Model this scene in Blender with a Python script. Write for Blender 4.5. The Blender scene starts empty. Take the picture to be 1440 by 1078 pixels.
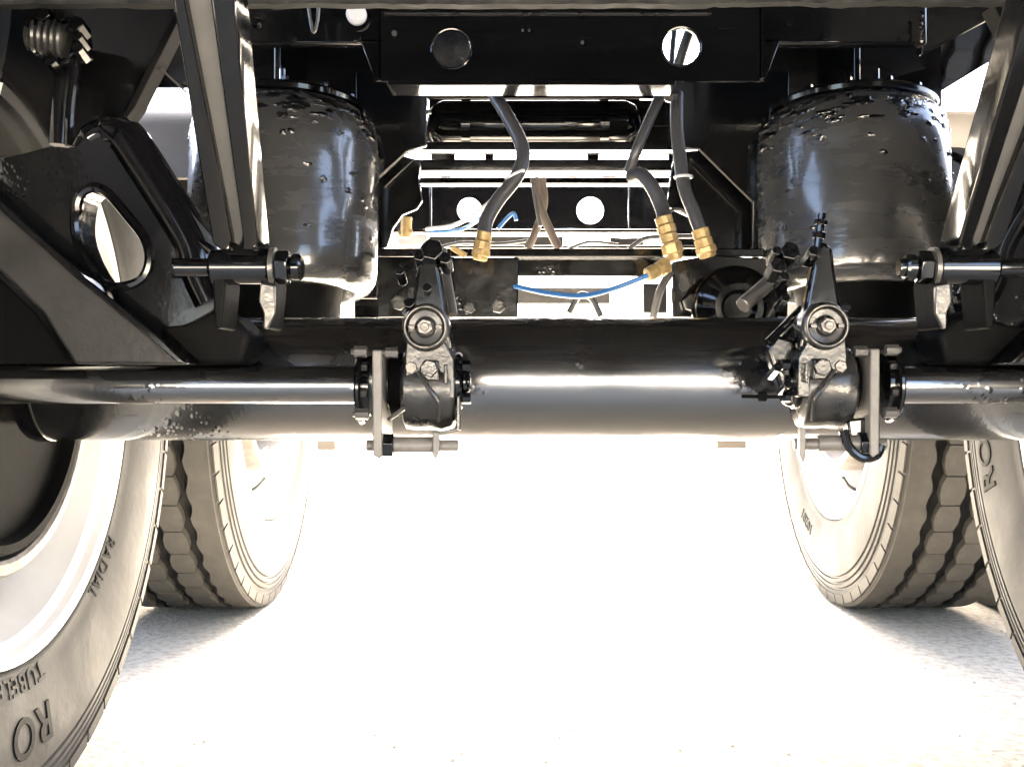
import bpy, math, random
from mathutils import Vector, Matrix, noise
random.seed(4)
PI = math.pi
SC = bpy.context.scene
COL = SC.collection

# ------------------------------------------------------------------ camera
F = 1500.0
CX, CZ = -0.075, 0.5
cam = bpy.data.cameras.new('camera'); cam_o = bpy.data.objects.new('camera', cam)
COL.objects.link(cam_o); SC.camera = cam_o
cam.sensor_width = 36; cam.lens = F / 1440 * 36
cam_o.location = (CX, 0, CZ); cam_o.rotation_euler = (PI / 2, 0, 0)
cam.shift_x = -7.5 / 1440; cam.shift_y = -9 / 1440
cam.clip_start = 0.02; cam.clip_end = 2000

# ------------------------------------------------------------------ sky, sun, exposure
SUN_EL, SUN_AZ = math.radians(52), math.radians(9)       # azimuth clockwise from +Y
w = bpy.data.worlds.new('World'); SC.world = w; w.use_nodes = True
nt = w.node_tree; nt.nodes.clear()
sky = nt.nodes.new('ShaderNodeTexSky'); sky.sky_type = 'NISHITA'; sky.sun_disc = False
sky.sun_elevation = SUN_EL; sky.sun_rotation = SUN_AZ; sky.dust_density = 5.0; sky.air_density = 0.8; sky.ozone_density = 0.5
bg = nt.nodes.new('ShaderNodeBackground'); bg.inputs[1].default_value = 0.08
wo = nt.nodes.new('ShaderNodeOutputWorld')
nt.links.new(sky.outputs[0], bg.inputs[0]); nt.links.new(bg.outputs[0], wo.inputs[0])
sl = bpy.data.lights.new('sun', 'SUN'); sl.energy = 5.0; sl.angle = math.radians(0.5); sl.color = (1, 0.955, 0.89)
so = bpy.data.objects.new('sun', sl); COL.objects.link(so)
d = Vector((math.sin(SUN_AZ) * math.cos(SUN_EL), math.cos(SUN_AZ) * math.cos(SUN_EL), math.sin(SUN_EL)))
so.rotation_euler = d.to_track_quat('Z', 'Y').to_euler()
SC.view_settings.view_transform = 'Standard'; SC.view_settings.look = 'None'
SC.view_settings.exposure = 5.35; SC.view_settings.gamma = 1.0
SC.cycles.max_bounces = 10; SC.cycles.diffuse_bounces = 6; SC.cycles.glossy_bounces = 6

def P(u, v, Y):
    """photo pixel -> point of the place at depth Y in front of the camera"""
    return Vector((CX + (u - 727.5) / F * Y, Y, CZ + (530 - v) / F * Y))

# ------------------------------------------------------------------ materials
def mat(name, col, rough=0.4, metal=0.0, var=0.0, vscale=8.0, col2=None, bump=0.0, bscale=60.0,
        rvar=0.0, spatter=0.0, sscale=45.0, coat=0.0, spec=0.5, stretch=None, thresh=(0.4, 0.65), fine=0.0, ior=1.5):
    m = bpy.data.materials.new(name); m.use_nodes = True
    n = m.node_tree.nodes; L = m.node_tree.links
    b = n['Principled BSDF']
    b.inputs['Base Color'].default_value = (*col, 1); b.inputs['Roughness'].default_value = rough
    b.inputs['Metallic'].default_value = metal; b.inputs['Coat Weight'].default_value = coat
    b.inputs['Coat Roughness'].default_value = 0.06; b.inputs['IOR'].default_value = ior
    b.inputs['Specular IOR Level'].default_value = spec
    tc = n.new('ShaderNodeTexCoord'); src = tc.outputs['Object']
    if stretch:
        mp = n.new('ShaderNodeMapping'); mp.inputs['Scale'].default_value = stretch
        L.new(src, mp.inputs['Vector']); src = mp.outputs[0]
    def nz(scale, detail=4, rg=0.6):
        t = n.new('ShaderNodeTexNoise'); t.inputs['Scale'].default_value = scale
        t.inputs['Detail'].default_value = detail; t.inputs['Roughness'].default_value = rg
        L.new(src, t.inputs['Vector']); return t.outputs['Fac']
    def rng(s, a, b_, c, d_):
        r = n.new('ShaderNodeMapRange'); r.inputs[1].default_value = a; r.inputs[2].default_value = b_
        r.inputs[3].default_value = c; r.inputs[4].default_value = d_; L.new(s, r.inputs[0]); return r.outputs[0]
    if col2:
        f = rng(nz(vscale, 6, 0.65), thresh[0], thresh[1], 0, 1)
        mx = n.new('ShaderNodeMix'); mx.data_type = 'RGBA'
        mx.inputs[6].default_value = (*col, 1); mx.inputs[7].default_value = (*col2, 1)
        L.new(f, mx.inputs[0]); L.new(mx.outputs[2], b.inputs['Base Color'])
        if rvar: L.new(rng(f, 0, 1, rough, rough + rvar), b.inputs['Roughness'])
    elif rvar:
        L.new(rng(nz(vscale, 5), 0.35, 0.7, rough, rough + rvar), b.inputs['Roughness'])
    h = None
    def add(a, b_):
        x = n.new('ShaderNodeMath'); x.operation = 'ADD'; L.new(a, x.inputs[0]); L.new(b_, x.inputs[1]); return x.outputs[0]
    def mul(a, k):
        x = n.new('ShaderNodeMath'); x.operation = 'MULTIPLY'; L.new(a, x.inputs[0])
        if isinstance(k, float): x.inputs[1].default_value = k
        else: L.new(k, x.inputs[1])
        return x.outputs[0]
    if bump: h = mul(nz(bscale, 3), bump)
    if fine:
        q = mul(nz(bscale * 8, 2), fine); h = add(h, q) if h else q
    if spatter:
        vo = n.new('ShaderNodeTexVoronoi'); vo.inputs['Scale'].default_value = sscale * 3; L.new(src, vo.inputs['Vector'])
        bl = rng(vo.outputs['Distance'], 0.0, 0.45, 1, 0)
        mk = rng(nz(sscale * 0.22, 2), 0.54, 0.62, 0, 1)
        q = mul(mul(bl, mk), spatter); h = add(h, q) if h else q
    if h:
        bp = n.new('ShaderNodeBump'); bp.inputs['Strength'].default_value = 1.0; bp.inputs['Distance'].default_value = 0.01
        L.new(h, bp.inputs['Height']); L.new(bp.outputs[0], b.inputs['Normal'])
        if coat: L.new(bp.outputs[0], b.inputs['Coat Normal'])
    return m

M = dict(
    paint=mat('gloss_black_paint', (0.0028, 0.0028, 0.003), 0.07, rvar=0.07, vscale=14, bump=0.02, bscale=22, coat=0.0),
    mirror=mat('polished_black_paint', (0.004, 0.004, 0.004), 0.05, bump=0.004, coat=1.0, spec=1.0),
    backing=mat('mottled_blue_grey_paint', (0.02, 0.021, 0.025), 0.4, col2=(0.05, 0.052, 0.06), vscale=90, bump=0.2, bscale=90),
    rough_paint=mat('spattered_black_paint', (0.003, 0.003, 0.0031), 0.08, rvar=0.08, vscale=20, bump=0.035, bscale=30, spatter=0.02, sscale=60, coat=0.0),
    axle=mat('gloss_black_axle_paint', (0.006, 0.006, 0.006), 0.17, bump=0.025, bscale=12, rvar=0.10, vscale=9, coat=1.0, spec=1.0, spatter=0.09, sscale=34, fine=0.012, ior=1.75),
    dusty=mat('dusty_grey_black_paint', (0.004, 0.004, 0.0039), 0.4, spec=0.35, col2=(0.016, 0.0158, 0.015), vscale=22, rvar=0.2, bump=0.06, bscale=90, stretch=(1, 1, 1), thresh=(0.35, 0.7)),
    galv=mat('weathered_grey_steel', (0.004, 0.004, 0.0037), 0.7, spec=0.1, col2=(0.017, 0.0165, 0.015), vscale=45, rvar=0.2, bump=0.15, bscale=60),
    web=mat('reflection_and_stay_grey', (0.075, 0.072, 0.066), 0.5, col2=(0.055, 0.053, 0.049), vscale=14, bump=0.05),  # grey that paints the shock's reflected light stripe; also colours the stay
    bracket=mat('dusty_bracket_steel', (0.12, 0.11, 0.098), 0.45, col2=(0.08, 0.074, 0.066), vscale=25, bump=0.08),
    matt=mat('matt_black_paint', (0.0016, 0.0016, 0.0016), 0.6, spec=0.07, bump=0.06, bscale=60),
    cast=mat('cast_iron_grey', (0.011, 0.0107, 0.010), 0.25, metal=0.2, col2=(0.021, 0.020, 0.0185), vscale=25, rvar=0.15, bump=0.05, bscale=120, coat=0.25),
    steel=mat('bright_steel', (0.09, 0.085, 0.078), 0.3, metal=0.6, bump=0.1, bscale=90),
    rim=mat('white_wheel_paint', (0.8, 0.8, 0.78), 0.3, col2=(0.72, 0.70, 0.66), vscale=6, bump=0.02),
    drum=mat('dark_drum_iron', (0.0018, 0.0018, 0.0018), 0.8, bump=0.05, bscale=50, spec=0.05),
    drumface=mat('dull_drum_rust', (0.09, 0.078, 0.065), 0.6, col2=(0.05, 0.045, 0.04), vscale=30, bump=0.2),
    tyre=mat('dusty_tyre_rubber', (0.0185, 0.0182, 0.0172), 0.62, spec=0.25, col2=(0.0265, 0.0258, 0.0242), vscale=9, rvar=0.15, bump=0.06, bscale=80),
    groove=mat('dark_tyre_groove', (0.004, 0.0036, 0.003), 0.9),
    block=mat('dusty_tread_rubber', (0.040, 0.038, 0.034), 0.7, spec=0.2, col2=(0.053, 0.050, 0.0445), vscale=20, bump=0.05, bscale=80),
    letter=mat('moulded_tyre_lettering', (0.0075, 0.0074, 0.007), 0.7, spec=0.12),
    paleletter=mat('scuffed_pale_lettering', (0.033, 0.031, 0.028), 0.7, spec=0.15),
    bellows=mat('oily_bellows_rubber', (0.026, 0.0265, 0.027), 0.22, col2=(0.010, 0.010, 0.010), vscale=14, rvar=0.18, bump=0.04, bscale=8, stretch=(0.7, 0.7, 2.6), thresh=(0.5, 0.68), fine=0.014, coat=0.5),
    tar=mat('peeling_black_coating', (0.004, 0.004, 0.004), 0.1, bump=0.3, bscale=90, coat=0.6),
    hose=mat('grey_black_rubber_hose', (0.034, 0.034, 0.036), 0.35, bump=0.05, bscale=200),
    blue=mat('blue_nylon_line', (0.03, 0.13, 0.36), 0.3),
    white=mat('white_plastic', (0.4, 0.41, 0.43), 0.4),
    brass=mat('brass', (0.36, 0.26, 0.11), 0.4, metal=0.3, col2=(0.24, 0.16, 0.065), vscale=60, bump=0.08, bscale=150),
    copper=mat('reddish_wire_wrap', (0.08, 0.06, 0.047), 0.5, bump=0.1, bscale=200),
    fender=mat('beige_plastic_guard', (0.12, 0.105, 0.09), 0.5, col2=(0.15, 0.13, 0.115), vscale=4, bump=0.03),
    ground=mat('pale_gravelly_ground', (0.70, 0.63, 0.51), 0.9, col2=(0.50, 0.43, 0.33), vscale=60, bump=0.5, bscale=70, thresh=(0.45, 0.62)),
    stone=mat('small_stones', (0.6, 0.53, 0.43), 0.9, col2=(0.42, 0.37, 0.3), vscale=8),
    wood=mat('dark_deck_boards', (0.006, 0.0055, 0.005), 0.95, bump=0.2, spec=0.05),
)

# ------------------------------------------------------------------ mesh helper
class MB:
    def __init__(s): s.v = []; s.f = []
    def add(s, vs, fs):
        o = len(s.v); s.v += [tuple(x) for x in vs]; s.f += [tuple(i + o for i in f) for f in fs]; return s
    def box(s, a, b):
        x0, x1 = sorted((a[0], b[0])); y0, y1 = sorted((a[1], b[1])); z0, z1 = sorted((a[2], b[2]))
        vs = [(x, y, z) for z in (z0, z1) for y in (y0, y1) for x in (x0, x1)]
        return s.add(vs, [(0, 2, 3, 1), (4, 5, 7, 6), (0, 1, 5, 4), (2, 6, 7, 3), (0, 4, 6, 2), (1, 3, 7, 5)])
    def prism(s, pts, vec):
        """closed 3d polygon extruded by vec"""
        n = len(pts); vec = Vector(vec)
        vs = [Vector(p) for p in pts] + [Vector(p) + vec for p in pts]
        return s.add(vs, [tuple(range(n)), tuple(range(2 * n - 1, n - 1, -1))] + [(i, i + n, (i + 1) % n + n, (i + 1) % n) for i in range(n)])
    def ringplate(s, outer, hole, vec):
        """plate with one hole: both outlines have the same number of points"""
        n = len(outer); vec = Vector(vec)
        o = [Vector(p) for p in outer]; h = [Vector(p) for p in hole]
        vs = o + h + [p + vec for p in o] + [p + vec for p in h]; fs = []
        for i in range(n):
            j = (i + 1) % n
            fs += [(i, n + i, n + j, j), (2 * n + i, 2 * n + j, 3 * n + j, 3 * n + i),
                   (i, j, 2 * n + j, 2 * n + i), (n + i, 3 * n + i, 3 * n + j, n + j)]
        return s.add(vs, fs)
    def lathe(s, prof, c, ax, n=32, closed=False):
        """prof = [(along axis, radius)]"""
        ax = Vector(ax).normalized(); c = Vector(c)
        a = ax.orthogonal().normalized(); b = ax.cross(a)
        vs = []
        for t, r in prof:
            for k in range(n):
                q = 2 * PI * k / n
                vs.append(c + ax * t + (a * math.cos(q) + b * math.sin(q)) * max(r, 1e-5))
        fs = []; m = len(prof)
        for i in range(m - (0 if closed else 1)):
            for k in range(n):
                i2 = (i + 1) % m
                fs.append((i * n + k, i * n + (k + 1) % n, i2 * n + (k + 1) % n, i2 * n + k))
        return s.add(vs, fs)
    def cyl(s, a, b, r, n=20, r2=None, bev=0.0):
        a = Vector(a); b = Vector(b); L = (b - a).length; r2 = r if r2 is None else r2
        bv = min(bev, L * 0.3, r * 0.5)
        pr = [(0, 0), (0, r - bv), (bv, r), (L - bv, r2), (L, r2 - bv), (L, 0)] if bev else [(0, 0), (0, r), (L, r2), (L, 0)]
        return s.lathe(pr, a, b - a, n)
    def hexn(s, c, ax, r, h): return s.cyl(Vector(c), Vector(c) + Vector(ax).normalized() * h, r, 6, bev=r * 0.08)
    def tube(s, pts, r, n=10, close=False):
        pts = [Vector(p) for p in pts]; N = len(pts); vs = []; fs = []
        t0 = (pts[1] - pts[0]).normalized(); a = t0.orthogonal().normalized()
        for i, p in enumerate(pts):
            if close: t = pts[(i + 1) % N] - pts[i - 1]
            else: t = pts[min(i + 1, N - 1)] - pts[max(i - 1, 0)]
            t.normalize(); a = (a - t * a.dot(t)).normalized(); b = t.cross(a)
            rr = r[i] if isinstance(r, (list, tuple)) else r
            for k in range(n):
                q = 2 * PI * k / n; vs.append(p + (a * math.cos(q) + b * math.sin(q)) * rr)
        for i in range(N if close else N - 1):
            j = (i + 1) % N
            for k in range(n): fs.append((i * n + k, i * n + (k + 1) % n, j * n + (k + 1) % n, j * n + k))
        if not close: fs += [tuple(range(n))[::-1], tuple(range((N - 1) * n, N * n))]
        return s.add(vs, fs)
    def build(s, name, m, parent=None, bevel=0.0, smooth=35, label=None, kind=None, fix=True):
        me = bpy.data.meshes.new(name); me.from_pydata(s.v, [], s.f); me.validate()
        if fix:
            import bmesh
            bm = bmesh.new(); bm.from_mesh(me); bmesh.ops.remove_doubles(bm, verts=bm.verts, dist=1e-6)
            bmesh.ops.recalc_face_normals(bm, faces=bm.faces); bm.to_mesh(me); bm.free()
        me.materials.append(m)
        for p in me.polygons: p.use_smooth = True
        me.set_sharp_from_angle(angle=math.radians(smooth))
        o = bpy.data.objects.new(name, me); COL.objects.link(o)
        if parent: o.parent = parent
        if bevel:
            b = o.modifiers.new('bevel', 'BEVEL'); b.width = bevel; b.segments = 2; b.limit_method = 'ANGLE'; b.angle_limit = math.radians(40)
            b.harden_normals = False
        if label: o['label'] = label
        if kind: o['kind'] = kind
        return o

def smooth_path(pts, n=10):
    pts = [Vector(p) for p in pts]; out = []
    q = [pts[0] * 2 - pts[1]] + pts + [pts[-1] * 2 - pts[-2]]
    for i in range(1, len(q) - 2):
        for k in range(n):
            t = k / n; a, b, c, d_ = q[i - 1], q[i], q[i + 1], q[i + 2]
            out.append(0.5 * ((2 * b) + (c - a) * t + (2 * a - 5 * b + 4 * c - d_) * t * t + (3 * b - a - 3 * c + d_) * t ** 3))
    out.append(pts[-1]); return out

# ------------------------------------------------------------------ ground
g = MB()
g.add([(-400, -400, 0), (400, -400, 0), (400, 900, 0), (-400, 900, 0)], [(0, 1, 2, 3)])
g.build('ground', M['ground'], kind='structure', fix=False)
pb = MB()
for i in range(260):
    Y = 1.2 + random.random() ** 1.5 * 4; X = CX + random.uniform(-0.62, 0.62) * Y
    r = random.uniform(0.0012, 0.0042); c = Vector((X, Y, r * 0.35)); vs = []
    ph = random.random() * 6
    for k in range(5): vs.append(c + Vector((math.cos(ph + k * 1.257) * r * random.uniform(.7, 1.2), math.sin(ph + k * 1.257) * r * random.uniform(.7, 1.2), -r * .35 + .0001)))
    vs.append(c + Vector((0, 0, r * 0.55)))
    pb.add(vs, [(k, (k + 1) % 5, 5) for k in range(5)])
po = pb.build('gravel', M['stone'], kind='stuff', fix=False)
po['label'] = 'fine loose grit scattered over the pale ground beneath the trailer'; po['category'] = 'gravel'

# ------------------------------------------------------------------ the vehicle
T = bpy.data.objects.new('heavy_trailer', None); COL.objects.link(T); T.location = (0, 0, 0)
T['label'] = 'underside of a heavy trailer in glossy black paint, with air springs, axle and dual wheels'
T['category'] = 'trailer'

Y1, Y2 = 1.166, 2.37          # the two axles
WZ = 0.5
# ---- wheels (local axis X, +X is the side that faces the middle of the trailer)
NB = 52
def cyl_pt(x, s, r): return (x, r * math.sin(s / r), r * math.cos(s / r))
PITCH = 2 * PI * 0.5 / NB
def block_mb(w=0.0225, ph=0.0):
    b = MB(); L = PITCH / 2 - 0.0012; zz = 0.006
    top = [(-w + zz, -L), (w - zz, -L), (w, -L * 0.35), (w, L * 0.35), (w - zz, L), (-w + zz, L), (-w, L * 0.35), (-w, -L * 0.35)]
    vs = [cyl_pt(x, s, 0.500) for x, s in top] + [cyl_pt(x * 1.02, s, 0.485) for x, s in top]
    b.add(vs, [tuple(range(8))] + [(i, i + 8, (i + 1) % 8 + 8, (i + 1) % 8) for i in range(8)])
    return b
BLOCK = None
def rot_x(v, a): return (v[0], v[1] * math.cos(a) - v[2] * math.sin(a), v[1] * math.sin(a) + v[2] * math.cos(a))
def lug_mb():
    b = MB(); L = PITCH / 2 - 0.0035
    pr = [(0.1235, 0.4935), (0.1262, 0.4925), (0.1292, 0.474), (0.124, 0.473)]
    vs = [cyl_pt(x, -L, r) for x, r in pr] + [cyl_pt(x, L, r) for x, r in pr]
    b.add(vs, [(0, 1, 2, 3), (7, 6, 5, 4), (0, 4, 5, 1), (1, 5, 6, 2), (2, 6, 7, 3), (3, 7, 4, 0)])
    return b
BL, LG = block_mb(), lug_mb()

def text_mesh(txt, size, r, phi0, xs, name, m, parent, depth=0.0012, bold=0.0):
    """raised lettering round the sidewall; phi clockwise from the top seen from the inner side"""
    cu = bpy.data.curves.new(name, 'FONT'); cu.body = txt; cu.size = size; cu.extrude = depth; cu.offset = bold
    cu.space_character = 1.08; cu.resolution_u = 4
    to = bpy.data.objects.new(name, cu); COL.objects.link(to)
    bpy.context.view_layer.update()
    me = bpy.data.meshes.new_from_object(to.evaluated_get(bpy.context.evaluated_depsgraph_get()))
    bpy.data.objects.remove(to)
    for v in me.vertices:
        ph = phi0 + v.co.x / r; rr = r + v.co.y
        v.co = (xs(rr) + v.co.z, rr * math.sin(ph), rr * math.cos(ph))
    me.materials.clear(); me.materials.append(m)
    o = bpy.data.objects.new(name, me); COL.objects.link(o); o.parent = parent
    return o

SW = [(0.312, 0.122), (0.33, 0.127), (0.37, 0.134), (0.41, 0.1365), (0.445, 0.1345), (0.465, 0.130), (0.4745, 0.1285)]
def sidewall_x(r):
    for (r0, x0), (r1, x1) in zip(SW, SW[1:]):
        if r <= r1: return x0 + (x1 - x0) * max(0, r - r0) / (r1 - r0)
    return SW[-1][1]

def wheel(x, y, side, sector=None, near=False, outer=False, texts=()):
    rim = MB()
    prof = [(0.123, 0.300), (0.126, 0.312), (0.121, 0.3135), (0.115, 0.301), (0.106, 0.289), (0.085, 0.285), (0.06, 0.272), (-0.03, 0.268), (-0.07, 0.262),
            (-0.085, 0.20), (-0.09, 0.12), (-0.10, 0.12), (-0.095, 0.205), (-0.085, 0.27), (-0.12, 0.29), (-0.123, 0.312),
            (-0.118, 0.30), (-0.06, 0.278), (0.05, 0.279), (0.10, 0.296)]
    rim.lathe(prof, (0, 0, 0), (1, 0, 0), 96, closed=True)
    W = rim.build('wheel', M['rim'], T, smooth=40)
    W.location = (x, y, WZ); W.rotation_euler = (0, 0, 0 if side < 0 else PI)
    if outer: W.rotation_euler = (0, 0, PI if side < 0 else 0)
    # tyre carcass: grooves floor + sidewalls
    t = MB(); pr = [(0.114, 0.296), (0.120, 0.306), (0.1225, 0.3155), (0.1205, 0.318)] if False else []
    half = [(0.1185, 0.3145), (0.124, 0.317), (0.1255, 0.322), (0.1245, 0.3255), (0.128, 0.335), (0.1335, 0.37), (0.1355, 0.40), (0.1355, 0.425),
            (0.1345, 0.434), (0.1305, 0.4355), (0.1305, 0.4385), (0.1335, 0.440), (0.1325, 0.447), (0.1285, 0.4485), (0.1285, 0.4515), (0.1312, 0.453), (0.1300, 0.459), (0.1262, 0.4605), (0.1262, 0.4635), (0.1285, 0.465), (0.1268, 0.472), (0.1255, 0.484), (0.121, 0.4958), (0.114, 0.4995)]
    full = [(a, b) for a, b in half] + [(0.112, 0.4997), (-0.112, 0.4997)]
    full = half[:-1] + [(0.118, 0.4855), (0.05, 0.4862), (-0.05, 0.4862), (-0.118, 0.4855)] + [(-a, b) for a, b in half[:-1][::-1]]
    t.lathe(full, (0, 0, 0), (1, 0, 0), 208)
    ty = t.build('tyre', M['tyre'], W, smooth=50, fix=True)
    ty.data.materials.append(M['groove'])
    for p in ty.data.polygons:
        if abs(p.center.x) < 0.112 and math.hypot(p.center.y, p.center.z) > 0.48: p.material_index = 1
    # shoulder ribs with zigzag inner edges
    for sg in (1, -1):
        rb = MB(); vs = []; fs = []; K = NB * 4
        for k in range(K):
            s = 2 * PI * k / K
            zx = 0.072 + (0.006, 0.001, -0.001, 0.004)[k % 4]
            for (xx, rr) in ((0.1215, 0.492), (0.117, 0.4985), (zx, 0.500), (zx + 0.001, 0.4855)):
                vs.append((sg * xx, rr * math.sin(s), rr * math.cos(s)))
        for k in range(K):
            j = (k + 1) % K
            for q in range(3): fs.append((k * 4 + q, j * 4 + q, j * 4 + q + 1, k * 4 + q + 1))
        rb.add(vs, fs); rb.build('shoulder_rib', M['block'] if not near else M['tyre'], W, smooth=30)
    rest = MB(); restl = MB(); n_b = 0
    global BLOCK, LUG
    for k in range(NB):
        phi = 2 * PI * (k + 0.5) / NB
        insec = sector and sector[0] <= math.degrees(phi) <= sector[1]
        for row, off in ((0.0335, 0.0), (-0.0305, 0.5)):
            a = -(phi + off * 2 * PI / NB)
            if insec:
                o = bpy.data.objects.new('tread_block', BLOCK); COL.objects.link(o); o.parent = W
                o.location = (row, 0, 0); o.rotation_euler = (a, 0, 0)
            else: rest.add([(v[0] + row, v[1], v[2]) for v in (rot_x(q, a) for q in BL.v)], BL.f)
        if insec:
            o = bpy.data.objects.new('shoulder_lug', LUG); COL.objects.link(o); o.parent = W; o.rotation_euler = (-phi, 0, 0)
        else: restl.add([rot_x(q, -phi) for q in LG.v], LG.f)
    rest.build('tread_blocks', M['block'], W, kind='stuff', fix=False)
    restl.build('shoulder_lugs', M['block'], W, kind='stuff', fix=False)
    if not outer:
        dr = MB()
        dr.lathe([(0.10, 0.0), (0.10, 0.178), (0.115, 0.182), (0.115, 0.192), (0.10, 0.197), (-0.07, 0.197), (-0.07, 0)] if near else
                 [(0.045, 0.0), (0.045, 0.150), (0.10, 0.170), (0.115, 0.182), (0.115, 0.20), (0.09, 0.206), (-0.07, 0.206), (-0.07, 0)], (0, 0, 0), (1, 0, 0), 64)
        dr.build('brake_dust_shield' if near else 'brake_drum', M['drum'] if near else M['drumface'], W)
        if near:
            d2 = MB(); d2.lathe([(0.085, 0.199), (0.11, 0.199), (0.113, 0.203), (0.113, 0.214), (0.108, 0.218), (-0.06, 0.218), (-0.06, 0.199)], (0, 0, 0), (1, 0, 0), 80, closed=True)
            d2.build('brake_drum', M['drumface'], W)
        vs_ = MB(); a = math.radians(200 if side < 0 else 158)
        c = Vector((0.09, 0.262 * math.sin(a), 0.262 * math.cos(a)))
        vs_.tube(smooth_path([c, c + Vector((0.02, 0.0, 0.012)), c + Vector((0.035, 0.01, 0.03))], 4), 0.0035, 8)
        vs_.build('valve_stem', M['cast'], W)
    for (txt, size, r, deg, mm, bold) in texts:
        text_mesh(txt, size, r, math.radians(deg), sidewall_x, 'tyre_lettering', M[mm], W, bold=bold)
    return W

o_ = BL.build('tread_block', M['block']); BLOCK = o_.data; bpy.data.objects.remove(o_)
o_ = LG.build('shoulder_lug', M['block']); LUG = o_.data; bpy.data.objects.remove(o_)
WX = 0.741
wheel(-WX, Y1, -1, near=True, texts=[('RADIAL', 0.026, 0.322, 130, 'letter', 0.0), ('TUBELESS', 0.030, 0.322, 172, 'paleletter', 0.0006), ('RO', 0.062, 0.368, 172.5, 'letter', 0.0008)])
wheel(WX, Y1, 1, near=True, texts=[('RO', 0.052, 0.385, 246, 'letter', 0.0006)])
wheel(-WX, Y2, -1, sector=(172, 268))
wheel(WX, Y2, 1, sector=(92, 188), texts=[('10201', 0.034, 0.36, 196, 'letter', 0.0004)])
for s in (-1, 1):
    wheel(s * (WX + 0.325), Y2, s, outer=True)
    wheel(s * (WX + 0.325), Y1, s, outer=True)

# ---- axles
for y in (Y1, Y2):
    R = 0.067
    a = MB(); a.lathe([(0, 0), (0, 0.05), (0.10, 0.05), (0.13, R), (1.29, R), (1.32, 0.05), (1.42, 0.05), (1.42, 0)], (-0.71, y, WZ - 0.002), (1, 0, 0), 96)
    ax = a.build('axle', M['axle'], T, smooth=30)
    for s in (-1, 1):                         # welded collar near each wheel
        c = MB(); c.lathe([(0, R), (0.004, R + 0.002), (0.02, R + 0.001), (0.024, R - 0.004)], (s * 0.60, y, WZ - 0.002), (-s, 0, 0), 64)
        c.build('weld_collar', M['paint'], ax)

# ---- trailing arm brackets, mirrored about the middle of the trailer
def mir(p, s):
    p = Vector(p); return p if s < 0 else Vector((-p.x, p.y, p.z))
def loop_interp(pts, n):
    """resample closed 2D loop to n points by arclength"""
    pts = [Vector(p) for p in pts]; L = [0]
    for i in range(len(pts)): L.append(L[-1] + (pts[(i + 1) % len(pts)] - pts[i]).length)
    out = []
    for k in range(n):
        d_ = L[-1] * k / n; i = max(j for j in range(len(pts)) if L[j] <= d_)
        t = (d_ - L[i]) / max(L[i + 1] - L[i], 1e-9); out.append(pts[i].lerp(pts[(i + 1) % len(pts)], t))
    return out
def radial_loops(outer, hole, n=72):
    """resample both loops by angle round the hole's middle so that the bridging faces stay clean"""
    c = sum((Vector(p) for p in hole), Vector((0, 0))) / len(hole)
    def hit(poly, d_):
        best = None
        for i in range(len(poly)):
            a = Vector(poly[i]) - c; b = Vector(poly[(i + 1) % len(poly)]) - c; e = b - a
            den = d_.x * e.y - d_.y * e.x
            if abs(den) < 1e-9: continue
            t = (a.x * e.y - a.y * e.x) / den; u_ = (a.x * d_.y - a.y * d_.x) / den
            if t > 0 and -1e-6 <= u_ <= 1 + 1e-6 and (best is None or t > best): best = t
        return best
    O, H = [], []
    for k in range(n):
        q = 2 * PI * k / n; d_ = Vector((math.cos(q), math.sin(q)))
        O.append(c + d_ * hit(outer, d_)); H.append(c + d_ * hit(hole, d_))
    return O, H

def chaikin(pts, it=2):
    pts = [Vector(p) for p in pts]
    for _ in range(it):
        q = []
        for i in range(len(pts)):
            a, b = pts[i], pts[(i + 1) % len(pts)]
            q += [a.lerp(b, 0.25), a.lerp(b, 0.75)]
        pts = q
    return pts

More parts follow.
